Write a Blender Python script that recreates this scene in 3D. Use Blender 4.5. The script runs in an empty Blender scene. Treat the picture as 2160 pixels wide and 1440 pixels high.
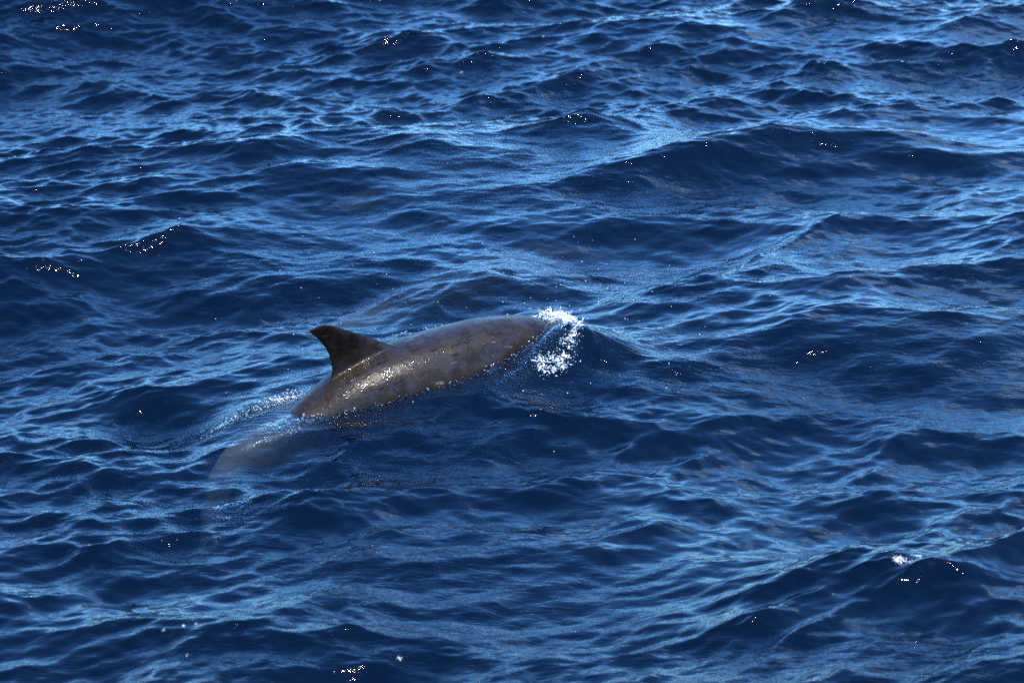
import bpy, bmesh, math, random
import numpy as np
from mathutils import Vector

# ------------------------------------------------------------------ camera, sky, sun, exposure
sc = bpy.context.scene
col = sc.collection
CAM_H, CAM_PITCH, HFOV = 4.34, 20.0, 24.0
CAM_D = CAM_H / math.tan(math.radians(CAM_PITCH))
cd = bpy.data.cameras.new('camera')
cam = bpy.data.objects.new('camera', cd)
col.objects.link(cam)
cam.location = (0, -CAM_D, CAM_H)
cam.rotation_euler = (math.radians(90 - CAM_PITCH), 0, 0)
cd.sensor_width = 36.0
cd.lens = 18.0 / math.tan(math.radians(HFOV / 2))
cd.clip_start = 0.1
cd.clip_end = 20000
cd.dof.use_dof = True
cd.dof.focus_distance = 12.3
cd.dof.aperture_fstop = 3.2
sc.camera = cam

SUN_EL, SUN_AZ = 67.0, 122.0           # azimuth measured from +Y towards +X
world = bpy.data.worlds.new('World')
sc.world = world
world.use_nodes = True
wn, wl = world.node_tree.nodes, world.node_tree.links
wn.clear()
w_out = wn.new('ShaderNodeOutputWorld')
w_bg = wn.new('ShaderNodeBackground')
w_sky = wn.new('ShaderNodeTexSky')
w_sky.sky_type = 'NISHITA'
w_sky.sun_disc = False
w_sky.sun_elevation = math.radians(SUN_EL)
w_sky.sun_rotation = math.radians(SUN_AZ)
w_sky.air_density = 1.0
w_sky.dust_density = 0.0
w_sky.ozone_density = 6.0
w_bg.inputs['Strength'].default_value = 0.15
w_tint = wn.new('ShaderNodeMix')        # clear oceanic sky, a little bluer than the standard atmosphere
w_tint.data_type = 'RGBA'
w_tint.blend_type = 'MULTIPLY'
w_tint.inputs[0].default_value = 1.0
w_tint.inputs[7].default_value = (0.52, 0.91, 1.26, 1)
wl.new(w_sky.outputs[0], w_tint.inputs[6])
# unseen clouds added on a flat deck, for grey reflections in the waves
w_co = wn.new('ShaderNodeTexCoord')
w_sep = wn.new('ShaderNodeSeparateXYZ')
wl.new(w_co.outputs['Generated'], w_sep.inputs[0])


def w_math(op, a_, b_):
    nd = wn.new('ShaderNodeMath')
    nd.operation = op
    for i_, v_ in enumerate((a_, b_)):
        if isinstance(v_, bpy.types.NodeSocket):
            wl.new(v_, nd.inputs[i_])
        else:
            nd.inputs[i_].default_value = v_
    return nd.outputs[0]


w_z = w_math('ADD', w_math('MAXIMUM', w_sep.outputs[2], 0.0), 0.12)
w_cmb = wn.new('ShaderNodeCombineXYZ')
wl.new(w_math('DIVIDE', w_sep.outputs[0], w_z), w_cmb.inputs[0])
wl.new(w_math('DIVIDE', w_sep.outputs[1], w_z), w_cmb.inputs[1])
w_cmb.inputs[2].default_value = 12.4
w_no = wn.new('ShaderNodeTexNoise')
w_no.inputs['Scale'].default_value = 1.15
w_no.inputs['Detail'].default_value = 6.0
w_no.inputs['Roughness'].default_value = 0.55
wl.new(w_cmb.outputs[0], w_no.inputs['Vector'])
w_mr = wn.new('ShaderNodeMapRange')
w_mr.interpolation_type = 'SMOOTHSTEP'
w_mr.inputs[1].default_value = 0.60
w_mr.inputs[2].default_value = 0.70
wl.new(w_no.outputs['Fac'], w_mr.inputs[0])
w_cl = wn.new('ShaderNodeMix')
w_cl.data_type = 'RGBA'
wl.new(w_math('MULTIPLY', w_mr.outputs[0], 0.85), w_cl.inputs[0])
wl.new(w_tint.outputs[2], w_cl.inputs[6])
w_cl.inputs[7].default_value = (5.2, 7.4, 9.8, 1)
wl.new(w_cl.outputs[2], w_bg.inputs['Color'])
wl.new(w_bg.outputs[0], w_out.inputs['Surface'])

sd = bpy.data.lights.new('sun', 'SUN')
sd.energy = 3.2
sd.angle = math.radians(0.53)
sd.color = (1.0, 0.95, 0.87)
sun = bpy.data.objects.new('sun', sd)
col.objects.link(sun)
e, a = math.radians(SUN_EL), math.radians(SUN_AZ)
sdir = Vector((math.sin(a) * math.cos(e), math.cos(a) * math.cos(e), math.sin(e)))
sun.rotation_euler = (-sdir).to_track_quat('-Z', 'Y').to_euler()
sun.location = sdir * 50

sc.view_settings.view_transform = 'Standard'
sc.view_settings.look = 'None'
sc.view_settings.exposure = 1.8
sc.view_settings.gamma = 1.0
sc.view_settings.use_curve_mapping = False
sc.cycles.use_denoising = False
sc.cycles.use_adaptive_sampling = False
sc.cycles.max_bounces = 5
sc.cycles.diffuse_bounces = 2
sc.cycles.glossy_bounces = 3
sc.cycles.transparent_max_bounces = 6
sc.cycles.caustics_reflective = False
sc.cycles.caustics_refractive = False

# ------------------------------------------------------------------ helpers
rng = np.random.default_rng(11)


def tag(o, label=None, cat=None, group=None, kind=None):
    for k, v in (('label', label), ('category', cat), ('group', group), ('kind', kind)):
        if v:
            o[k] = v
    return o


def mesh_np(name, verts, faces, mat, smooth=True):
    """verts (n,3), faces (m,k) with k fixed"""
    me = bpy.data.meshes.new(name)
    verts = np.ascontiguousarray(verts, dtype=np.float32)
    faces = np.ascontiguousarray(faces, dtype=np.int32)
    m, k = faces.shape
    me.vertices.add(len(verts))
    me.vertices.foreach_set('co', verts.ravel())
    me.loops.add(m * k)
    me.loops.foreach_set('vertex_index', faces.ravel())
    me.polygons.add(m)
    me.polygons.foreach_set('loop_start', np.arange(0, m * k, k, dtype=np.int32))
    me.polygons.foreach_set('loop_total', np.full(m, k, dtype=np.int32))
    me.polygons.foreach_set('use_smooth', np.full(m, smooth, dtype=bool))
    me.update(calc_edges=True)
    if mat:
        me.materials.append(mat)
    o = bpy.data.objects.new(name, me)
    col.objects.link(o)
    return o


def fattr(o, name, arr):
    at = o.data.attributes.new(name, 'FLOAT', 'POINT')
    at.data.foreach_set('value', np.ascontiguousarray(arr, dtype=np.float32))


def sstep(a, b, x):
    t = np.clip((x - a) / (b - a), 0, 1)
    return t * t * (3 - 2 * t)


class NT:
    """tiny node-tree helper"""
    def __init__(self, name):
        self.m = bpy.data.materials.new(name)
        self.m.use_nodes = True
        self.t = self.m.node_tree
        self.t.nodes.clear()
        self.out = self.t.nodes.new('ShaderNodeOutputMaterial')

    def n(self, kind, ins=None, **props):
        nd = self.t.nodes.new(kind)
        for k, v in props.items():
            setattr(nd, k, v)
        for k, v in (ins or {}).items():
            s = nd.inputs[k]
            if isinstance(v, bpy.types.NodeSocket):
                self.t.links.new(v, s)
            else:
                s.default_value = v
        return nd

    def math(self, op, a, b=0.0, clamp=False):
        return self.n('ShaderNodeMath', {0: a, 1: b}, operation=op, use_clamp=clamp).outputs[0]

    def ramp(self, fac, lo, hi):
        return self.n('ShaderNodeMapRange', {0: fac, 1: lo, 2: hi, 3: 0.0, 4: 1.0}, interpolation_type='SMOOTHSTEP').outputs[0]

    def noise(self, vec, scale, detail=3.0, rough=0.55, dist=0.0):
        return self.n('ShaderNodeTexNoise', {'Vector': vec, 'Scale': scale, 'Detail': detail, 'Roughness': rough, 'Distortion': dist}).outputs['Fac']

    def mix(self, fac, a, b):
        nd = self.n('ShaderNodeMix', data_type='RGBA')
        for i, v in ((0, fac), (6, a), (7, b)):
            if isinstance(v, bpy.types.NodeSocket):
                self.t.links.new(v, nd.inputs[i])
            else:
                nd.inputs[i].default_value = v
        return nd.outputs[2]

    def link(self, a, b):
        self.t.links.new(a, b)


# ------------------------------------------------------------------ materials
def water_material(churned, clear):
    N = NT('churned_sea_water' if churned else 'clear_sea_water' if clear else 'sea_water')
    co = N.n('ShaderNodeTexCoord').outputs['Object']
    mp = N.n('ShaderNodeMapping', {'Vector': co, 'Rotation': (0, 0, math.radians(-24)), 'Scale': (0.34, 1.0, 1.0)}).outputs[0]
    patch = N.ramp(N.noise(mp, 0.9, 2.0), 0.35, 0.62)
    n1 = N.noise(mp, 24.0, 3.0, 0.6, 0.4)
    n2 = N.noise(mp, 75.0, 2.0, 0.6, 0.3)
    h = N.math('ADD', N.math('MULTIPLY', n1, 0.0075), N.math('MULTIPLY', n2, 0.0010))
    amt = N.math('ADD', N.math('MULTIPLY', patch, 0.65), 0.35)
    hgt = N.math('MULTIPLY', h, amt)
    if churned:
        ch = N.n('ShaderNodeAttribute', attribute_name='churn').outputs['Fac']
        hgt = N.math('ADD', hgt, N.math('MULTIPLY', ch, N.math('MULTIPLY', N.noise(co, 75.0, 2.0, 0.65, 0.6), 0.034)))
    bump = N.n('ShaderNodeBump', {'Strength': 1.0, 'Distance': 1.0, 'Height': hgt}).outputs[0]
    fres = N.n('ShaderNodeFresnel', {'IOR': 1.27, 'Normal': bump}).outputs[0]
    gl = N.n('ShaderNodeBsdfGlossy', {'Color': (1, 1, 1, 1), 'Roughness': 0.02, 'Normal': bump}).outputs[0]
    part = 0.22 if clear else 1.0       # open water is too deep to see into
    df = N.n('ShaderNodeBsdfDiffuse', {'Color': (0.0, 0.0050 * 0.22 / part, 0.021 * 0.22 / part, 1)}).outputs[0]
    tr = N.n('ShaderNodeBsdfTransparent', {'Color': (0.80, 0.93, 1.0, 1)}).outputs[0]
    under = N.n('ShaderNodeMixShader', {0: 1.0 - part, 1: df, 2: tr}).outputs[0] if clear else df
    water = N.n('ShaderNodeMixShader', {0: fres, 1: under, 2: gl}).outputs[0]
    surf = water
    if churned:
        # churned white foam where the sea carries it
        fa = N.n('ShaderNodeAttribute', attribute_name='foam').outputs['Fac']
        fn = N.noise(N.n('ShaderNodeMapping', {'Vector': co, 'Rotation': (0, 0, math.radians(25)), 'Scale': (1.0, 0.5, 0.6)}).outputs[0], 95.0, 5.0, 0.7, 1.6)
        fm = N.ramp(N.math('ADD', fa, fn), 1.02, 1.16)
        foam = N.n('ShaderNodeBsdfPrincipled', {'Base Color': (0.78, 0.82, 0.84, 1), 'Roughness': 0.35,
                   'Normal': N.n('ShaderNodeBump', {'Strength': 1.0, 'Distance': 0.02, 'Height': fn}).outputs[0]}).outputs[0]
        surf = N.n('ShaderNodeMixShader', {0: fm, 1: water, 2: foam}).outputs[0]
    N.link(surf, N.out.inputs['Surface'])
    if clear:
        ab = N.n('ShaderNodeVolumeAbsorption', {'Color': (0.40, 0.62, 0.76, 1), 'Density': 1.5}).outputs[0]
        N.link(ab, N.out.inputs['Volume'])
    return N.m


def deep_material():
    N = NT('deep_water')
    b = N.n('ShaderNodeBsdfDiffuse', {'Color': (0.0, 0.0, 0.0, 1)}).outputs[0]
    N.link(b, N.out.inputs['Surface'])
    return N.m


def skin_material(wet_sheen):
    N = NT('wet_dolphin_skin' if wet_sheen else 'submerged_dolphin_skin')
    co = N.n('ShaderNodeTexCoord').outputs['Object']
    dors = N.n('ShaderNodeAttribute', attribute_name='dorsal').outputs['Fac']
    fin = N.n('ShaderNodeAttribute', attribute_name='fin').outputs['Fac']
    m1 = N.noise(co, 6.5, 6.0, 0.68, 0.9)
    m2 = N.noise(co, 28.0, 4.0, 0.65)
    back = N.mix(N.ramp(m1, 0.25, 0.75), (0.0050, 0.0028, 0.0014, 1), (0.0165, 0.0096, 0.0048, 1))
    back = N.mix(N.math('MULTIPLY', N.ramp(m2, 0.5, 0.75), 0.22), back, (0.030, 0.0195, 0.0115, 1))
    # countershading: pale belly
    c = N.mix(N.ramp(N.math('ADD', dors, N.math('MULTIPLY', m1, 0.25)), -1.05, -0.70), (0.26, 0.245, 0.22, 1), back)
    c = N.mix(N.n('ShaderNodeAttribute', attribute_name='stock').outputs['Fac'], c, N.mix(N.ramp(m1, 0.3, 0.7), (0.050, 0.039, 0.030, 1), (0.095, 0.077, 0.061, 1)))
    c = N.mix(N.math('MULTIPLY', fin, 0.85), c, (0.0035, 0.0019, 0.0012, 1))  # shade on the dorsal fin put into its skin colour
    c = N.mix(N.n('ShaderNodeAttribute', attribute_name='blowhole').outputs['Fac'], c, (0.006, 0.004, 0.003, 1))
    # thin scratches
    mp = N.n('ShaderNodeMapping', {'Vector': co, 'Rotation': (0.2, 0.1, 0.9), 'Scale': (2.0, 26.0, 9.0)}).outputs[0]
    scr = N.ramp(N.noise(mp, 4.0, 2.0, 0.5, 0.8), 0.68, 0.74)
    c = N.mix(N.math('MULTIPLY', scr, N.math('SUBTRACT', 0.28, N.math('MULTIPLY', fin, 0.24))), c, (0.24, 0.21, 0.18, 1))
    wet = N.noise(co, 14.0, 3.0, 0.6)
    rough = N.math('ADD', N.math('MULTIPLY', N.ramp(wet, 0.3, 0.7), 0.24), 0.22)
    beads = N.noise(co, 95.0, 2.0, 0.6)
    film = N.ramp(N.noise(mp, 2.2, 4.0, 0.65, 1.0), 0.52, 0.60)
    rough = N.math('SUBTRACT', N.math('ADD', rough, 0.14), N.math('MULTIPLY', film, 0.26))
    bp = N.math('ADD', N.math('MULTIPLY', N.ramp(beads, 0.55, 0.8), N.math('MULTIPLY', N.ramp(wet, 0.40, 0.65), 0.0050)), N.math('MULTIPLY', m2, 0.0040))
    bump = N.n('ShaderNodeBump', {'Strength': 0.8, 'Distance': 1.0, 'Height': bp}).outputs[0]
    cbump = N.n('ShaderNodeBump', {'Strength': 1.0, 'Distance': 1.0, 'Height': N.math('MULTIPLY', N.noise(co, 85.0, 2.0, 0.6), 0.0024)}).outputs[0]
    p = N.n('ShaderNodeBsdfPrincipled', {'Base Color': c, 'Roughness': rough, 'Normal': bump, 'IOR': 1.36, 'Specular IOR Level': N.math('SUBTRACT', 0.23, N.math('MULTIPLY', fin, 0.16)) if wet_sheen else 0.0,
            'Coat Weight': N.math('MULTIPLY', N.ramp(wet, 0.40, 0.62), 0.28) if wet_sheen else 0.0, 'Coat Roughness': 0.08, 'Coat Normal': cbump}).outputs[0]
    N.link(p, N.out.inputs['Surface'])
    return N.m


def foam_material():
    N = NT('sea_foam')
    p = N.n('ShaderNodeBsdfPrincipled', {'Base Color': (0.80, 0.83, 0.85, 1), 'Roughness': 0.15}).outputs[0]
    p = N.n('ShaderNodeMixShader', {0: 0.5, 1: p, 2: N.n('ShaderNodeBsdfTransparent').outputs[0]}).outputs[0]     # half-clear drops of water
    N.link(p, N.out.inputs['Surface'])
    return N.m


M_WATER, M_CHURN, M_DEEP, M_SKIN, M_FOAM = water_material(False, False), water_material(True, True), deep_material(), skin_material(True), foam_material()

M_SKIN_SUB = skin_material(False)

# ------------------------------------------------------------------ the surfacing dolphin's frame
HEAD = math.radians(38)
DU = np.array([math.cos(HEAD), math.sin(HEAD)])       # forwards
DN = np.array([math.sin(HEAD), -math.cos(HEAD)])      # its right side
DP = np.array([-0.631, -0.776])                       # front root of the dorsal fin

# ------------------------------------------------------------------ the sea
def fft_sea(L, n, seed):
    r = np.random.default_rng(seed)
    k1 = np.fft.fftfreq(n, L / n) * 2 * np.pi
    kx, ky = np.meshgrid(k1, k1, indexing='ij')
    k = np.hypot(kx, ky)
    k[0, 0] = 1
    th = np.arctan2(ky, kx)

    def lobe(deg, p):
        return np.abs(np.cos(th - math.radians(deg))) ** p
    kp = 2 * np.pi / 1.8
    S = k ** -4.0 * np.exp(-0.9 * (kp / k) ** 2) / (1 + (k / 120.0) ** 1.0)
    D = 1.0 * lobe(119, 12) + 0.45 * lobe(82, 8) + 0.08
    S = S * D * np.exp(-(k * 0.007) ** 2)
    # a low swell under the chop
    W = np.exp(-((k - 2 * np.pi / 4.8) / 0.42) ** 2) * lobe(112, 12)
    S[0, 0] = W[0, 0] = 0
    z = r.normal(size=k.shape) + 1j * r.normal(size=k.shape)

    def norm(P, mss):
        A_ = np.sqrt(P) * z
        v = np.fft.ifft2(1j * kx * A_).real.var() + np.fft.ifft2(1j * ky * A_).real.var()
        return A_ * math.sqrt(mss / v)
    A = norm(S, MSS)
    split = 1 / (1 + (k / (2 * np.pi / 0.75)) ** 4)
    low, high = A * split + norm(W, MSS_SWELL), A * (1 - split)
    # gusts: cat's paws and slicks, longer along the crests than across them
    ca, sa = math.cos(math.radians(24)), math.sin(math.radians(24))
    ka, kc = kx * ca + ky * sa, -kx * sa + ky * ca
    gust = np.fft.ifft2(np.exp(-(ka * 0.75) ** 2 - (kc * 0.42) ** 2) * (r.normal(size=k.shape) + 1j * r.normal(size=k.shape))).real
    gust = gust / gust.std()
    m = 0.58 + 0.8 * sstep(-1.6, 1.6, gust)
    out = []
    for F_ in (1.0, 1j * kx / k * np.exp(-(k * 0.020) ** 2), 1j * ky / k * np.exp(-(k * 0.020) ** 2)):
        out.append(np.fft.ifft2(low * F_).real + m * np.fft.ifft2(high * F_).real)
    h, dx, dy = out
    return h, dx, dy


MSS, MSS_SWELL = 0.076, 0.010
TL, TN = 22.0, 2048
SEA = fft_sea(TL, TN, 58)


def sample(tile, x, y):
    fx, fy = (x / TL * TN) % TN, (y / TL * TN) % TN
    ix, iy = np.floor(fx).astype(int), np.floor(fy).astype(int)
    tx, ty = fx - ix, fy - iy
    ix1, iy1 = (ix + 1) % TN, (iy + 1) % TN
    ix %= TN
    iy %= TN
    return (tile[ix, iy] * (1 - tx) * (1 - ty) + tile[ix1, iy] * tx * (1 - ty)
            + tile[ix, iy1] * (1 - tx) * ty + tile[ix1, iy1] * tx * ty)


def axis(lo, hi, step, far):
    fine = np.arange(lo, hi, step)
    grow, d, out = [], step, 0.0
    while out < far:
        d *= 1.18
        out += d
        grow.append(out)
    grow = np.array(grow)
    return np.concatenate([(lo - grow)[::-1], fine, fine[-1] + grow])


def gs(x, c, w):
    return np.exp(-((x - c) / w) ** 2)


def local_sea(X, Y):
    """how the dolphin shoves the water about: calm mask, extra height, foam"""
    s = (X - DP[0]) * DU[0] + (Y - DP[1]) * DU[1]
    w = (X - DP[0]) * DN[0] + (Y - DP[1]) * DN[1]
    # distance to the body axis
    ds = np.maximum(np.maximum(s - 1.05, -0.75 - s), 0)
    calm = np.exp(-(np.hypot(ds, np.maximum(np.abs(w) - 0.12, 0)) / 0.24) ** 2)
    near = np.interp(s, [-1.2, -0.62, -0.41, -0.16, 0.20, 0.57, 0.76, 0.93, 1.10, 1.22, 1.45],
                     [-0.01, 0.04, 0.030, 0.040, 0.040, 0.090, 0.125, 0.160, 0.165, 0.09, 0.0])
    extra = near * np.exp(-(np.maximum(np.abs(w) - 0.19, 0) / np.where(s > 0.55, 0.19, 0.19 + 0.14 * (1 - sstep(0.2, 0.55, s)))) ** 2)
    ridge = gs(w, -0.60, 0.16) * sstep(0.0, 0.6, s) * (1 - sstep(0.75, 1.15, s))
    extra = extra + 0.13 * ridge
    # shoulder of water peeling off the beak on the right side
    peel_w = np.interp(s, [0.2, 0.6, 0.9, 1.15], [0.50, 0.36, 0.22, 0.05])
    peel = gs(w, peel_w, 0.07) * sstep(0.15, 0.6, s) * (1 - sstep(1.0, 1.2, s))
    extra = extra + 0.035 * peel
    # one steeper crest heaping up ahead of the pod
    cl = math.hypot(1.15, 1.35)
    ca, cb = ((X - 0.80) * 1.15 + (Y - 0.72) * 1.35) / cl, ((X - 0.80) * 1.35 - (Y - 0.72) * 1.15) / cl
    extra = extra + 0.10 * sstep(-0.2, 1.6, ca) * (1 - sstep(1.65, 2.3, ca)) * np.exp(-np.sqrt(cb ** 2 + 0.03 ** 2) / np.where(cb > 0, 0.13, 0.30))
    return s, w, calm, extra, ridge, peel


CRESCENT = [(0.99, -0.05), (1.07, -0.01), (1.06, 0.17), (0.97, 0.31), (0.87, 0.39), (0.79, 0.40), (0.73, 0.38)]
SUBMERGED = [(-0.15, 1.60), (-0.40, 4.15)]
FLECKS = [(1.49, -3.02, 0.05, 0.44), (1.60, -3.00, 0.03, 0.46), (1.56, -3.10, 0.09, 0.46), (-1.33, -3.35, 0.022, 0.62), (-1.28, -3.34, 0.018, 0.62),
          (-1.41, -3.38, 0.016, 0.62), (-1.28, -3.58, 0.018, 0.62), (-0.43, -3.51, 0.024, 0.62), (0.11, -3.48, 0.018, 0.62), (-0.40, 6.07, 0.04, 0.54),
          (-2.94, 3.67, 0.05, 0.6), (-2.11, 5.37, 0.04, 0.6)]


def crescent(s, w):
    d = np.full(s.shape, 9.0)
    for (s0, w0), (s1, w1) in zip(CRESCENT[:-1], CRESCENT[1:]):
        t = np.clip(((s - s0) * (s1 - s0) + (w - w0) * (w1 - w0)) / ((s1 - s0) ** 2 + (w1 - w0) ** 2), 0, 1)
        d = np.minimum(d, np.hypot(s - s0 - t * (s1 - s0), w - w0 - t * (w1 - w0)))
    return np.exp(-(d / 0.042) ** 2)


def flank(s):
    """how far out the right flank meets the water"""
    return np.interp(s, [-0.9, -0.75, -0.5, -0.34, 0, 0.2, 0.57, 0.8, 0.95, 1.1], [0.02, 0.04, 0.08, 0.12, 0.19, 0.21, 0.20, 0.16, 0.11, 0.05])


def build_sea():
    xs = axis(-5.4, 5.4, 0.0096, 4000)
    ys = axis(-4.9, 9.9, 0.0126, 4000)
    X, Y = np.meshgrid(xs, ys, indexing='ij')
    dist = np.maximum(np.maximum(np.abs(X) - 5.4, 0), np.maximum(np.maximum(-4.9 - Y, Y - 9.9), 0))
    fade = 1 - sstep(0.0, 60.0, dist) * 0.985
    h, dx, dy = (sample(t, X, Y) for t in SEA)
    s, w, calm, extra, ridge, peel = local_sea(X, Y)
    amp = fade * (1 - 0.86 * calm)
    Z = h * amp + extra
    # torn, leaping water where the beak breaks the surface
    tear = rng.normal(size=X.shape)
    for _ in range(2):
        tear = (tear + np.roll(tear, 1, 0) + np.roll(tear, 1, 1) + np.roll(tear, -1, 0) + np.roll(tear, -1, 1)) / 2.2
    Z = Z + crescent(s, w) * (0.006 * tear + 0.010) + 0.0035 * tear * gs(w, flank(s) + 0.04, 0.05) * sstep(-0.75, -0.5, s) * (1 - sstep(0.6, 0.9, s))
    lam = 1.1
    PX, PY = X + lam * dx * amp, Y + lam * dy * amp
    nx, ny = len(xs), len(ys)
    P = np.stack([PX, PY, Z], -1).reshape(-1, 3)
    idx = np.arange(nx * ny).reshape(nx, ny)
    F = np.stack([idx[:-1, :-1], idx[1:, :-1], idx[1:, 1:], idx[:-1, 1:]], -1).reshape(-1, 4)
    # skirt and floor close the body of water
    rim = np.concatenate([idx[:, 0], idx[-1, 1:], idx[-2::-1, -1], idx[0, -2:0:-1]])
    low = P[rim].copy()
    low[:, 2] = -6.0
    b0 = len(P)
    ri = np.arange(len(rim))
    rj = (ri + 1) % len(rim)
    Fs = np.stack([rim[rj], rim[ri], b0 + ri, b0 + rj], -1)
    corners = np.array([[xs[0], ys[0], -6], [xs[-1], ys[0], -6], [xs[-1], ys[-1], -6], [xs[0], ys[-1], -6]])
    c0 = b0 + len(rim)
    Fb = np.array([[c0 + 3, c0 + 2, c0 + 1, c0]])
    o = mesh_np('sea_water', np.concatenate([P, low, corners]), np.concatenate([F, Fs, Fb]), M_WATER)
    o.data.materials.append(M_DEEP)
    o.data.materials.append(M_CHURN)
    mi = np.zeros(len(F) + len(Fs) + 1, dtype=np.int32)
    mi[len(F):] = 1
    wb = flank(s)
    along = sstep(-0.85, -0.5, s) * (1 - sstep(0.95, 1.1, s))
    churn = (gs(w, wb + 0.04, 0.07) * along * (1 - 0.75 * sstep(0.3, 0.7, s)) + 0.12 * gs(w, -0.58, 0.10) * sstep(0.0, 0.3, s) * (1 - sstep(0.95, 1.1, s))
             + 0.35 * peel + 0.8 * gs(s, -0.52, 0.22) * gs(w, -0.19, 0.07) + 0.5 * gs(s, -0.80, 0.2) * gs(w, -0.17, 0.03)
             + 0.6 * gs(X, -1.27, 0.07) * gs(Y, -2.10, 0.10))
    foam = 0.42 * gs(w, wb + 0.01, 0.022) * along * (1 - 0.6 * sstep(0.3, 0.7, s)) + 0.24 * gs(w, -0.60, 0.05) * sstep(0.1, 0.4, s) * (1 - sstep(0.95, 1.1, s))
    foam += 0.40 * gs(s, -0.50, 0.15) * gs(w, -0.2, 0.06) + 0.33 * peel + 0.40 * gs(X, -1.27, 0.05) * gs(Y, -2.12, 0.07)
    cres = crescent(s, w)
    foam += 0.42 * cres
    for fx, fy, fr, fa in FLECKS:
        near_ = (np.abs(X - fx) < 0.4) & (np.abs(Y - fy) < 0.4)
        foam[near_] += fa * np.exp(-((X[near_] - fx) / fr) ** 2 - ((Y[near_] - fy) / fr / 1.3) ** 2)
    # a bead of white on a few of the sharpest crests
    lap = -(np.gradient(np.gradient(h, axis=0), axis=0) / 0.0105 ** 2 + np.gradient(np.gradient(h, axis=1), axis=1) / 0.014 ** 2)
    lap[(dist > 0) | (calm > 0.1)] = -1e9
    cand = np.argpartition(lap.ravel(), -4000)[-4000:]
    for c in rng.choice(cand, 14, replace=False):
        fx, fy = X.ravel()[c], Y.ravel()[c]
        near_ = (np.abs(X - fx) < 0.2) & (np.abs(Y - fy) < 0.2)
        foam[near_] += rng.uniform(0.5, 0.62) * np.exp(-((X[near_] - fx) / 0.028) ** 2 - ((Y[near_] - fy) / 0.022) ** 2)
    busy = (foam > 0.2) | (churn > 0.02)
    over = (np.abs(s + 0.1) < 1.7) & (np.abs(w - 0.15) < 0.75)
    for cx, cy in SUBMERGED:
        s2, w2 = (X - cx) * DU[0] + (Y - cy) * DU[1], (X - cx) * DN[0] + (Y - cy) * DN[1]
        over |= (np.abs(s2) < 1.6) & (w2 > -0.7) & (w2 < 1.5)
    mi[:len(F)][(busy | over).ravel()[F].any(1)] = 2
    o.data.polygons.foreach_set('material_index', mi)
    pad = np.zeros(len(rim) + 4)
    fattr(o, 'foam', np.concatenate([foam.ravel(), pad]))
    fattr(o, 'churn', np.concatenate([churn.ravel(), pad]))
    foam = cres
    tag(o, 'deep blue choppy sea with pale sky reflected on the wave backs', 'sea', kind='structure')
    return o, P, (nx, ny), s, w, foam


sea, SEA_P, SEA_N, SEA_S, SEA_W, FOAM = build_sea()


# ------------------------------------------------------------------ dolphins
#          t      top    bottom  half width
PROFILE = np.array([
    [0.000, 0.012, 0.012, 0.016],
    [0.010, 0.026, 0.024, 0.034],
    [0.030, 0.036, 0.034, 0.046],
    [0.042, 0.050, 0.040, 0.056],
    [0.052, 0.078, 0.050, 0.074],
    [0.075, 0.112, 0.078, 0.104],
    [0.110, 0.142, 0.115, 0.138],
    [0.160, 0.172, 0.155, 0.172],
    [0.230, 0.202, 0.190, 0.204],
    [0.320, 0.220, 0.215, 0.222],
    [0.420, 0.220, 0.220, 0.222],
    [0.500, 0.205, 0.205, 0.202],
    [0.600, 0.170, 0.170, 0.160],
    [0.700, 0.128, 0.130, 0.112],
    [0.800, 0.090, 0.092, 0.070],
    [0.880, 0.064, 0.066, 0.044],
    [0.950, 0.042, 0.044, 0.030],
    [1.000, 0.016, 0.016, 0.020]])


def smooth_interp(x, xp, fp):
    """monotone-ish cubic through points"""
    xp, fp = np.asarray(xp, float), np.asarray(fp, float)
    m = np.gradient(fp, xp)
    i = np.clip(np.searchsorted(xp, x) - 1, 0, len(xp) - 2)
    hh = xp[i + 1] - xp[i]
    t = np.clip((x - xp[i]) / hh, 0, 1)
    return ((2 * t**3 - 3 * t**2 + 1) * fp[i] + (t**3 - 2 * t**2 + t) * hh * m[i]
            + (-2 * t**3 + 3 * t**2) * fp[i + 1] + (t**3 - t**2) * hh * m[i + 1])


def loft_rings(rings):
    n, k = len(rings), len(rings[0])
    V = np.concatenate(rings)
    i = np.arange(k)
    j = (i + 1) % k
    F = np.concatenate([np.stack([r * k + i, r * k + j, (r + 1) * k + j, (r + 1) * k + i], -1) for r in range(n - 1)])
    c0, c1 = len(V), len(V) + 1
    V = np.concatenate([V, [rings[0].mean(0)], [rings[-1].mean(0)]])
    tris = [[c0, b, a] for a, b in zip(i, j)] + [[c1, (n - 1) * k + a, (n - 1) * k + b] for a, b in zip(i, j)]
    return V, F, tris


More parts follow.
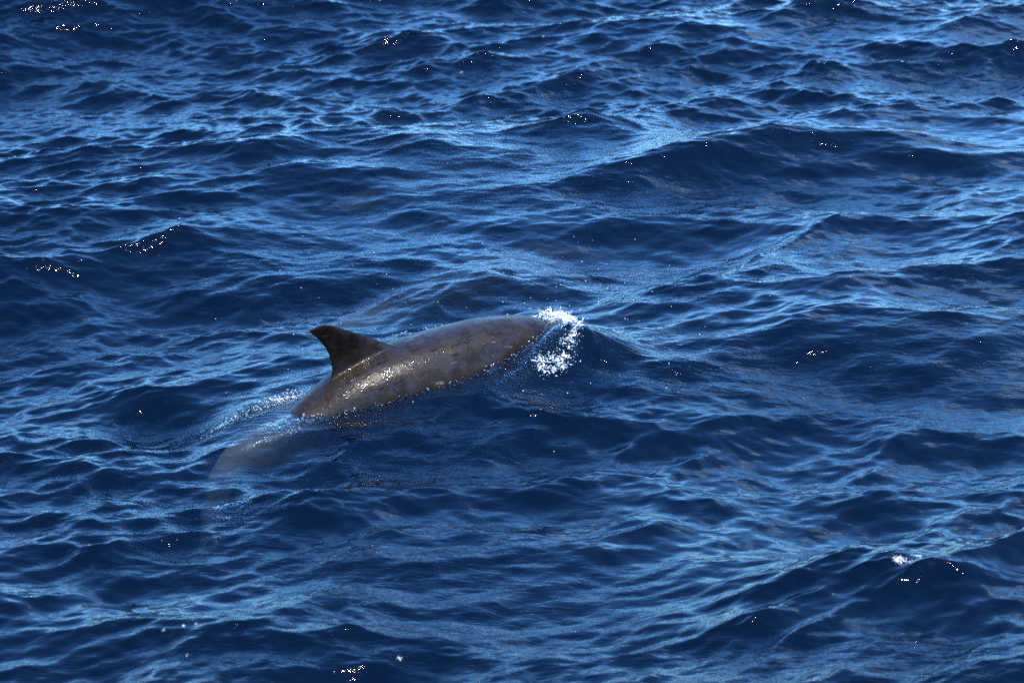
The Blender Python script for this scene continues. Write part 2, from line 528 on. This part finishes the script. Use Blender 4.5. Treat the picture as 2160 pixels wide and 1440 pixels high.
def dolphin(name, spine, label, top_line=True, length=2.6, scale=1.0, fin_h=0.31, voxel=0.009, fold=1.0, span=0.31):
    """spine: list of (s, z) of the back (top line) from snout to fluke notch, in the dolphin's vertical plane"""
    sp = np.array(spine, float)
    q = np.linspace(0, 1, 400)
    arc0 = np.concatenate([[0], np.cumsum(np.hypot(*np.diff(sp, axis=0).T))])
    arc0 /= arc0[-1]
    cs, cz = smooth_interp(q, arc0, sp[:, 0]), smooth_interp(q, arc0, sp[:, 1])
    arc = np.concatenate([[0], np.cumsum(np.hypot(np.diff(cs), np.diff(cz)))])
    tt = arc / arc[-1]
    tx, tz = np.gradient(cs, arc), np.gradient(cz, arc)     # pointing tailwards
    up_s, up_z = tz, -tx                                     # normal, upwards as tx < 0
    up = np.stack([up_s, up_z], -1)
    up /= np.linalg.norm(up, axis=1)[:, None]
    tang = np.stack([tx, tz], -1)
    tang /= np.linalg.norm(tang, axis=1)[:, None]
    prof = [smooth_interp(tt, PROFILE[:, 0], PROFILE[:, c]) * scale for c in (1, 2, 3)]
    core = np.stack([cs, cz], -1) - (up * prof[0][:, None] if top_line else 0)

    def at(t):
        return (np.array([np.interp(t, tt, core[:, c]) for c in (0, 1)]),
                np.array([np.interp(t, tt, up[:, c]) for c in (0, 1)]),
                np.array([np.interp(t, tt, tang[:, c]) for c in (0, 1)]))
    bm = bmesh.new()

    def add(V, F, tris):
        vs = [bm.verts.new(v) for v in V]
        for f in list(F) + list(tris):
            bm.faces.new([vs[i] for i in f])
    # body
    ang = np.linspace(0, 2 * np.pi, 56, endpoint=False)
    rings = []
    for i in np.unique(np.concatenate([np.arange(0, 60, 3), np.arange(60, 400, 5), [399]])):
        a, b, wd = prof[0][i], prof[1][i], prof[2][i]
        c, sn = np.cos(ang), np.sin(ang)
        e_ = 0.93
        hy = np.where(c > 0, a, b) * np.sign(c) * np.abs(c) ** e_
        hx = wd * np.sign(sn) * np.abs(sn) ** e_
        p2 = core[i] + up[i] * hy[:, None]
        rings.append(np.stack([p2[:, 0], hx, p2[:, 1]], -1))
    add(*loft_rings(rings))

    def blade(path, k=20):
        """path: list of (lead point, trail point, thickness, thickness axis); lens-shaped rings"""
        rr = []
        for le, te, th, ax in path:
            le, te, ax = map(np.array, (le, te, ax))
            u = np.linspace(0, 1, k // 2 + 1)
            yt = th * 2.6 * (np.sqrt(u) * 0.55 - 0.25 * u - 0.30 * u * u)
            yt[-1] = 0
            ringp = [le + (te - le) * uu + ax * y for uu, y in zip(u, yt)]
            ringp += [le + (te - le) * uu - ax * y for uu, y in zip(u[-2:0:-1], yt[-2:0:-1])]
            rr.append(np.array(ringp))
        add(*loft_rings(rr))
    # dorsal fin, leaning aft with a hooked tip
    ft, rt = np.interp([-0.07, 0.335], -cs, tt)      # fin roots, measured along the back
    c_f, u_f, t_f = at(ft)
    c_r, u_r, t_r = at(rt)
    base_f = c_f + u_f * (np.interp(ft, tt, prof[0]) - 0.035)
    base_r = c_r + u_r * (np.interp(rt, tt, prof[0]) - 0.035)
    ax_t = (base_r - base_f) / np.linalg.norm(base_r - base_f)
    ax_u = np.array([ax_t[1], -ax_t[0]])
    ax_u = ax_u if ax_u[1] > 0 else -ax_u
    bl = np.linalg.norm(base_r - base_f)
    #        height  lead   trail (fractions of base length, aft positive)
    fin = [(-0.02, -0.16, 1.08), (0.12, 0.02, 0.985), (0.25, 0.14, 0.93), (0.40, 0.275, 0.905), (0.55, 0.415, 0.915),
           (0.68, 0.545, 0.95), (0.79, 0.645, 0.985), (0.88, 0.735, 1.035), (0.95, 0.825, 1.075), (0.99, 0.915, 1.08), (1.0, 0.97, 1.05)]
    path = []
    for hh, lf, tf in fin:
        H_ = hh * (fin_h + 0.035) * scale
        l2 = base_f + ax_t * bl * lf + ax_u * H_
        r2 = base_f + ax_t * bl * tf + ax_u * H_
        path.append(((l2[0], 0, l2[1]), (r2[0], 0, r2[1]), 0.030 * scale * (1 - 0.62 * max(hh, 0)), (0, 1, 0)))
    blade(path)
    # flukes, spread sideways
    c_k, u_k, t_k = at(0.945)
    for sd_ in (-1, 1):
        path = []
        for f_, le, te, th in ((0.0, -0.10, 0.16, 0.026), (0.25, -0.03, 0.16, 0.022), (0.5, 0.05, 0.17, 0.017),
                               (0.75, 0.14, 0.20, 0.012), (0.93, 0.215, 0.245, 0.008), (1.0, 0.255, 0.265, 0.005)):
            yy = sd_ * f_ * span * scale
            l2, r2 = c_k + t_k * le * scale, c_k + t_k * te * scale
            path.append(((l2[0], yy, l2[1]), (r2[0], yy, r2[1]), th, (u_k[0], 0, u_k[1])))
        blade(path)
    # pectoral flippers, swept back and down
    c_p, u_p, t_p = at(0.21)
    for sd_ in (-1, 1):
        path = []
        b2 = c_p - u_p * 0.10 * scale
        for f_, le, te, th in ((0.0, 0.0, 0.17, 0.03), (0.3, 0.03, 0.185, 0.024), (0.6, 0.10, 0.215, 0.018), (0.85, 0.18, 0.25, 0.011), (1.0, 0.25, 0.27, 0.006)):
            o2 = b2 - u_p * (0.10 + 0.12 * fold) * f_ * scale
            yy = sd_ * (0.13 + (0.03 + 0.17 * fold) * f_) * scale
            l2, r2 = o2 + t_p * le * scale, o2 + t_p * te * scale
            path.append(((l2[0], yy, l2[1]), (r2[0], yy, r2[1]), th, (u_p[0] * 0.6, sd_ * 0.6, u_p[1] * 0.6)))
        blade(path)
    bmesh.ops.recalc_face_normals(bm, faces=bm.faces)
    me = bpy.data.meshes.new(name)
    bm.to_mesh(me)
    bm.free()
    tmp = bpy.data.objects.new(name + '_raw', me)
    col.objects.link(tmp)
    r = tmp.modifiers.new('r', 'REMESH')
    r.mode = 'VOXEL'
    r.voxel_size = voxel
    r.use_smooth_shade = True
    sm = tmp.modifiers.new('s', 'SMOOTH')
    sm.factor = 0.5
    sm.iterations = 9
    dg = bpy.context.evaluated_depsgraph_get()
    me2 = bpy.data.meshes.new_from_object(tmp.evaluated_get(dg))
    bpy.data.objects.remove(tmp)
    bpy.data.meshes.remove(me)
    me2.name = name
    me2.materials.clear()
    me2.materials.append(M_SKIN)
    o = bpy.data.objects.new(name, me2)
    col.objects.link(o)
    # markings by height up the flank, and a mask for the fin's painted shade
    n = len(me2.vertices)
    V = np.empty(n * 3, np.float32)
    me2.vertices.foreach_get('co', V)
    V = V.reshape(-1, 3)
    near = np.array([np.argmin((core[::4, 0] - v[0]) ** 2 + (core[::4, 1] - v[2]) ** 2) * 4 for v in V])
    rel = V[:, [0, 2]] - core[near]
    hgt = (rel * up[near]).sum(1)
    dorsal = np.clip(hgt / prof[0][near], -1.2, 1.2)
    limb = (tt[near] > 0.90) | (np.abs(V[:, 1]) > 1.03 * prof[2][near])
    dorsal[limb] = 0.4 if fold < 0.5 else -0.12
    dorsal[tt[near] > 0.86] = 0.4
    fattr(o, 'dorsal', dorsal)
    inb = sstep(ft - 0.06, ft - 0.01, tt[near]) * (1 - sstep(rt + 0.07, rt + 0.13, tt[near]))
    fattr(o, 'fin', sstep(0.80, 1.70, hgt / prof[0][near]) * inb)
    fattr(o, 'stock', sstep(0.66, 0.80, tt[near]))
    bh, bu, bt = at(0.115)
    bh = bh + bu * np.interp(0.115, tt, prof[0])
    fattr(o, 'blowhole', np.exp(-((V[:, 0] - bh[0]) / 0.012) ** 2 - (V[:, 1] / 0.024) ** 2 - ((V[:, 2] - bh[1]) / 0.03) ** 2))
    return o


def place_dolphin(o, origin, heading):
    o.location = origin
    # local +Y is the dolphin's left
    o.rotation_euler = (0, 0, heading)


SURF = [(1.175, 0.085), (1.10, 0.125), (1.05, 0.150), (0.96, 0.200), (0.82, 0.236), (0.62, 0.261), (0.40, 0.264), (0.17, 0.256), (0.0, 0.240),
        (-0.17, 0.205), (-0.34, 0.140), (-0.455, 0.078), (-0.59, 0.018), (-0.76, -0.010), (-0.90, -0.055), (-1.00, -0.15), (-1.07, -0.33), (-1.11, -0.62)]
d1 = dolphin('dolphin', SURF, '', fold=0.0, voxel=0.0062)
place_dolphin(d1, (DP[0], DP[1], 0), HEAD)
tag(d1, 'wet brown-grey dolphin breaking the surface with its dark dorsal fin raised', 'dolphin', 'dolphins in the pod')


def submerged(x, y, depth, heading, roll, label):
    base = [(1.20, -0.12), (1.10, -0.08), (1.02, -0.06), (0.90, -0.01), (0.70, 0.025), (0.40, 0.04), (0.0, 0.02), (-0.3, -0.02), (-0.6, -0.08), (-0.9, -0.15), (-1.15, -0.20), (-1.38, -0.23)]
    o = dolphin('dolphin', base, '', voxel=0.014, fold=0.0, span=0.2)
    o.data.materials[0] = M_SKIN_SUB
    place_dolphin(o, (x, y, -depth), heading)
    o.rotation_euler[0] = roll
    tag(o, label, 'dolphin', 'dolphins in the pod')
    return o


submerged(-0.15, 1.60, 0.32, math.radians(41), math.radians(82), 'dolphin just under the surface, a brown shape in the wave beyond the raised fin')
submerged(-0.40, 4.15, 0.36, math.radians(39), math.radians(70), 'deeper dolphin under the waves, a dull patch beyond the other submerged one')

# ------------------------------------------------------------------ splash, spray and droplets
def droplets(name, pts, radii, stretch, label):
    """many small uneven drops of water in one mesh"""
    bm = bmesh.new()
    bmesh.ops.create_icosphere(bm, subdivisions=1, radius=1.0)
    base = np.array([v.co[:] for v in bm.verts])
    tri = np.array([[v.index for v in f.verts] for f in bm.faces])
    bm.free()
    n, k = len(pts), len(base)
    V = np.repeat(base[None], n, 0) * (1 + rng.uniform(-0.25, 0.25, (n, k, 1)))
    # random directions of stretch
    ax = rng.normal(size=(n, 3))
    ax /= np.linalg.norm(ax, axis=1)[:, None]
    st = rng.uniform(1.0, stretch, n)
    d = (V * ax[:, None]).sum(-1, keepdims=True)
    V = V + d * ax[:, None] * (st - 1)[:, None, None]
    V = V * radii[:, None, None] + pts[:, None]
    F = (tri[None] + (np.arange(n) * k)[:, None, None]).reshape(-1, 3)
    o = mesh_np(name, V.reshape(-1, 3), F, M_FOAM)
    tag(o, label, 'spray', kind='stuff')
    return o


def pick(weight, n):
    p = weight.ravel().astype(float)
    p = p / p.sum()
    return rng.choice(len(p), n, p=p)


S_, W_ = SEA_S, SEA_W
CL = 0.15 + (np.sin(41 * S_ + 3 * np.sin(23 * W_)) * np.sin(47 * W_ + 2 * np.sin(31 * S_)) > 0.05)
i = pick(FOAM ** 1.5 * (FOAM > 0.05) * CL, 1500)
P = SEA_P[i].copy()
lift = rng.exponential(0.006, len(i))
P[:, 2] += lift
P[:, :2] += rng.normal(0, 0.010, (len(i), 2))
tuft = gs(S_, 1.06, 0.05) * gs(W_, -0.02, 0.06)
j = pick(tuft, 350)
Q = SEA_P[j].copy()
Q[:, 2] += rng.exponential(0.010, len(j))
droplets('splash', np.concatenate([P, Q]), 0.0006 + rng.exponential(0.0008, len(i) + len(j)), 7.0, 'white splash thrown up round the beak of the surfacing dolphin')

wb_ = flank(S_)
edge = gs(W_, wb_ + 0.015, 0.03) * sstep(-0.75, -0.5, S_) * (1 - sstep(0.8, 1.0, S_)) * (1 - 0.6 * sstep(0.2, 0.6, S_))
tailf = 1.6 * gs(S_, -0.47, 0.09) * gs(W_, -0.21, 0.045) + 0.5 * gs(S_, -0.72, 0.18) * gs(W_, -0.17, 0.02)
back = 0.06 * gs(W_, -0.60, 0.05) * sstep(0.1, 0.4, S_) * (1 - sstep(0.95, 1.1, S_))
i = pick(0.22 * edge + 0.8 * tailf + back, 600)
P = SEA_P[i].copy()
P[:, :2] += rng.normal(0, 0.009, (len(i), 2))
P[:, 2] += np.abs(rng.normal(0, 0.006, len(i)))
droplets('wake_spray', P, 0.0007 + rng.exponential(0.0006, len(i)), 4.0, 'fine white spray along the flank and tail of the surfacing dolphin')

i = pick(np.exp(-((S_ - 1.1) / 1.1) ** 2 - ((W_ + 0.5) / 1.1) ** 2), 170)
P = SEA_P[i].copy()
P[:, 2] += 0.01 + rng.exponential(0.06, len(i))
droplets('flying_droplets', P, rng.uniform(0.0012, 0.0030, len(i)), 1.3, 'scattered single drops flying over the sea ahead of the splash')
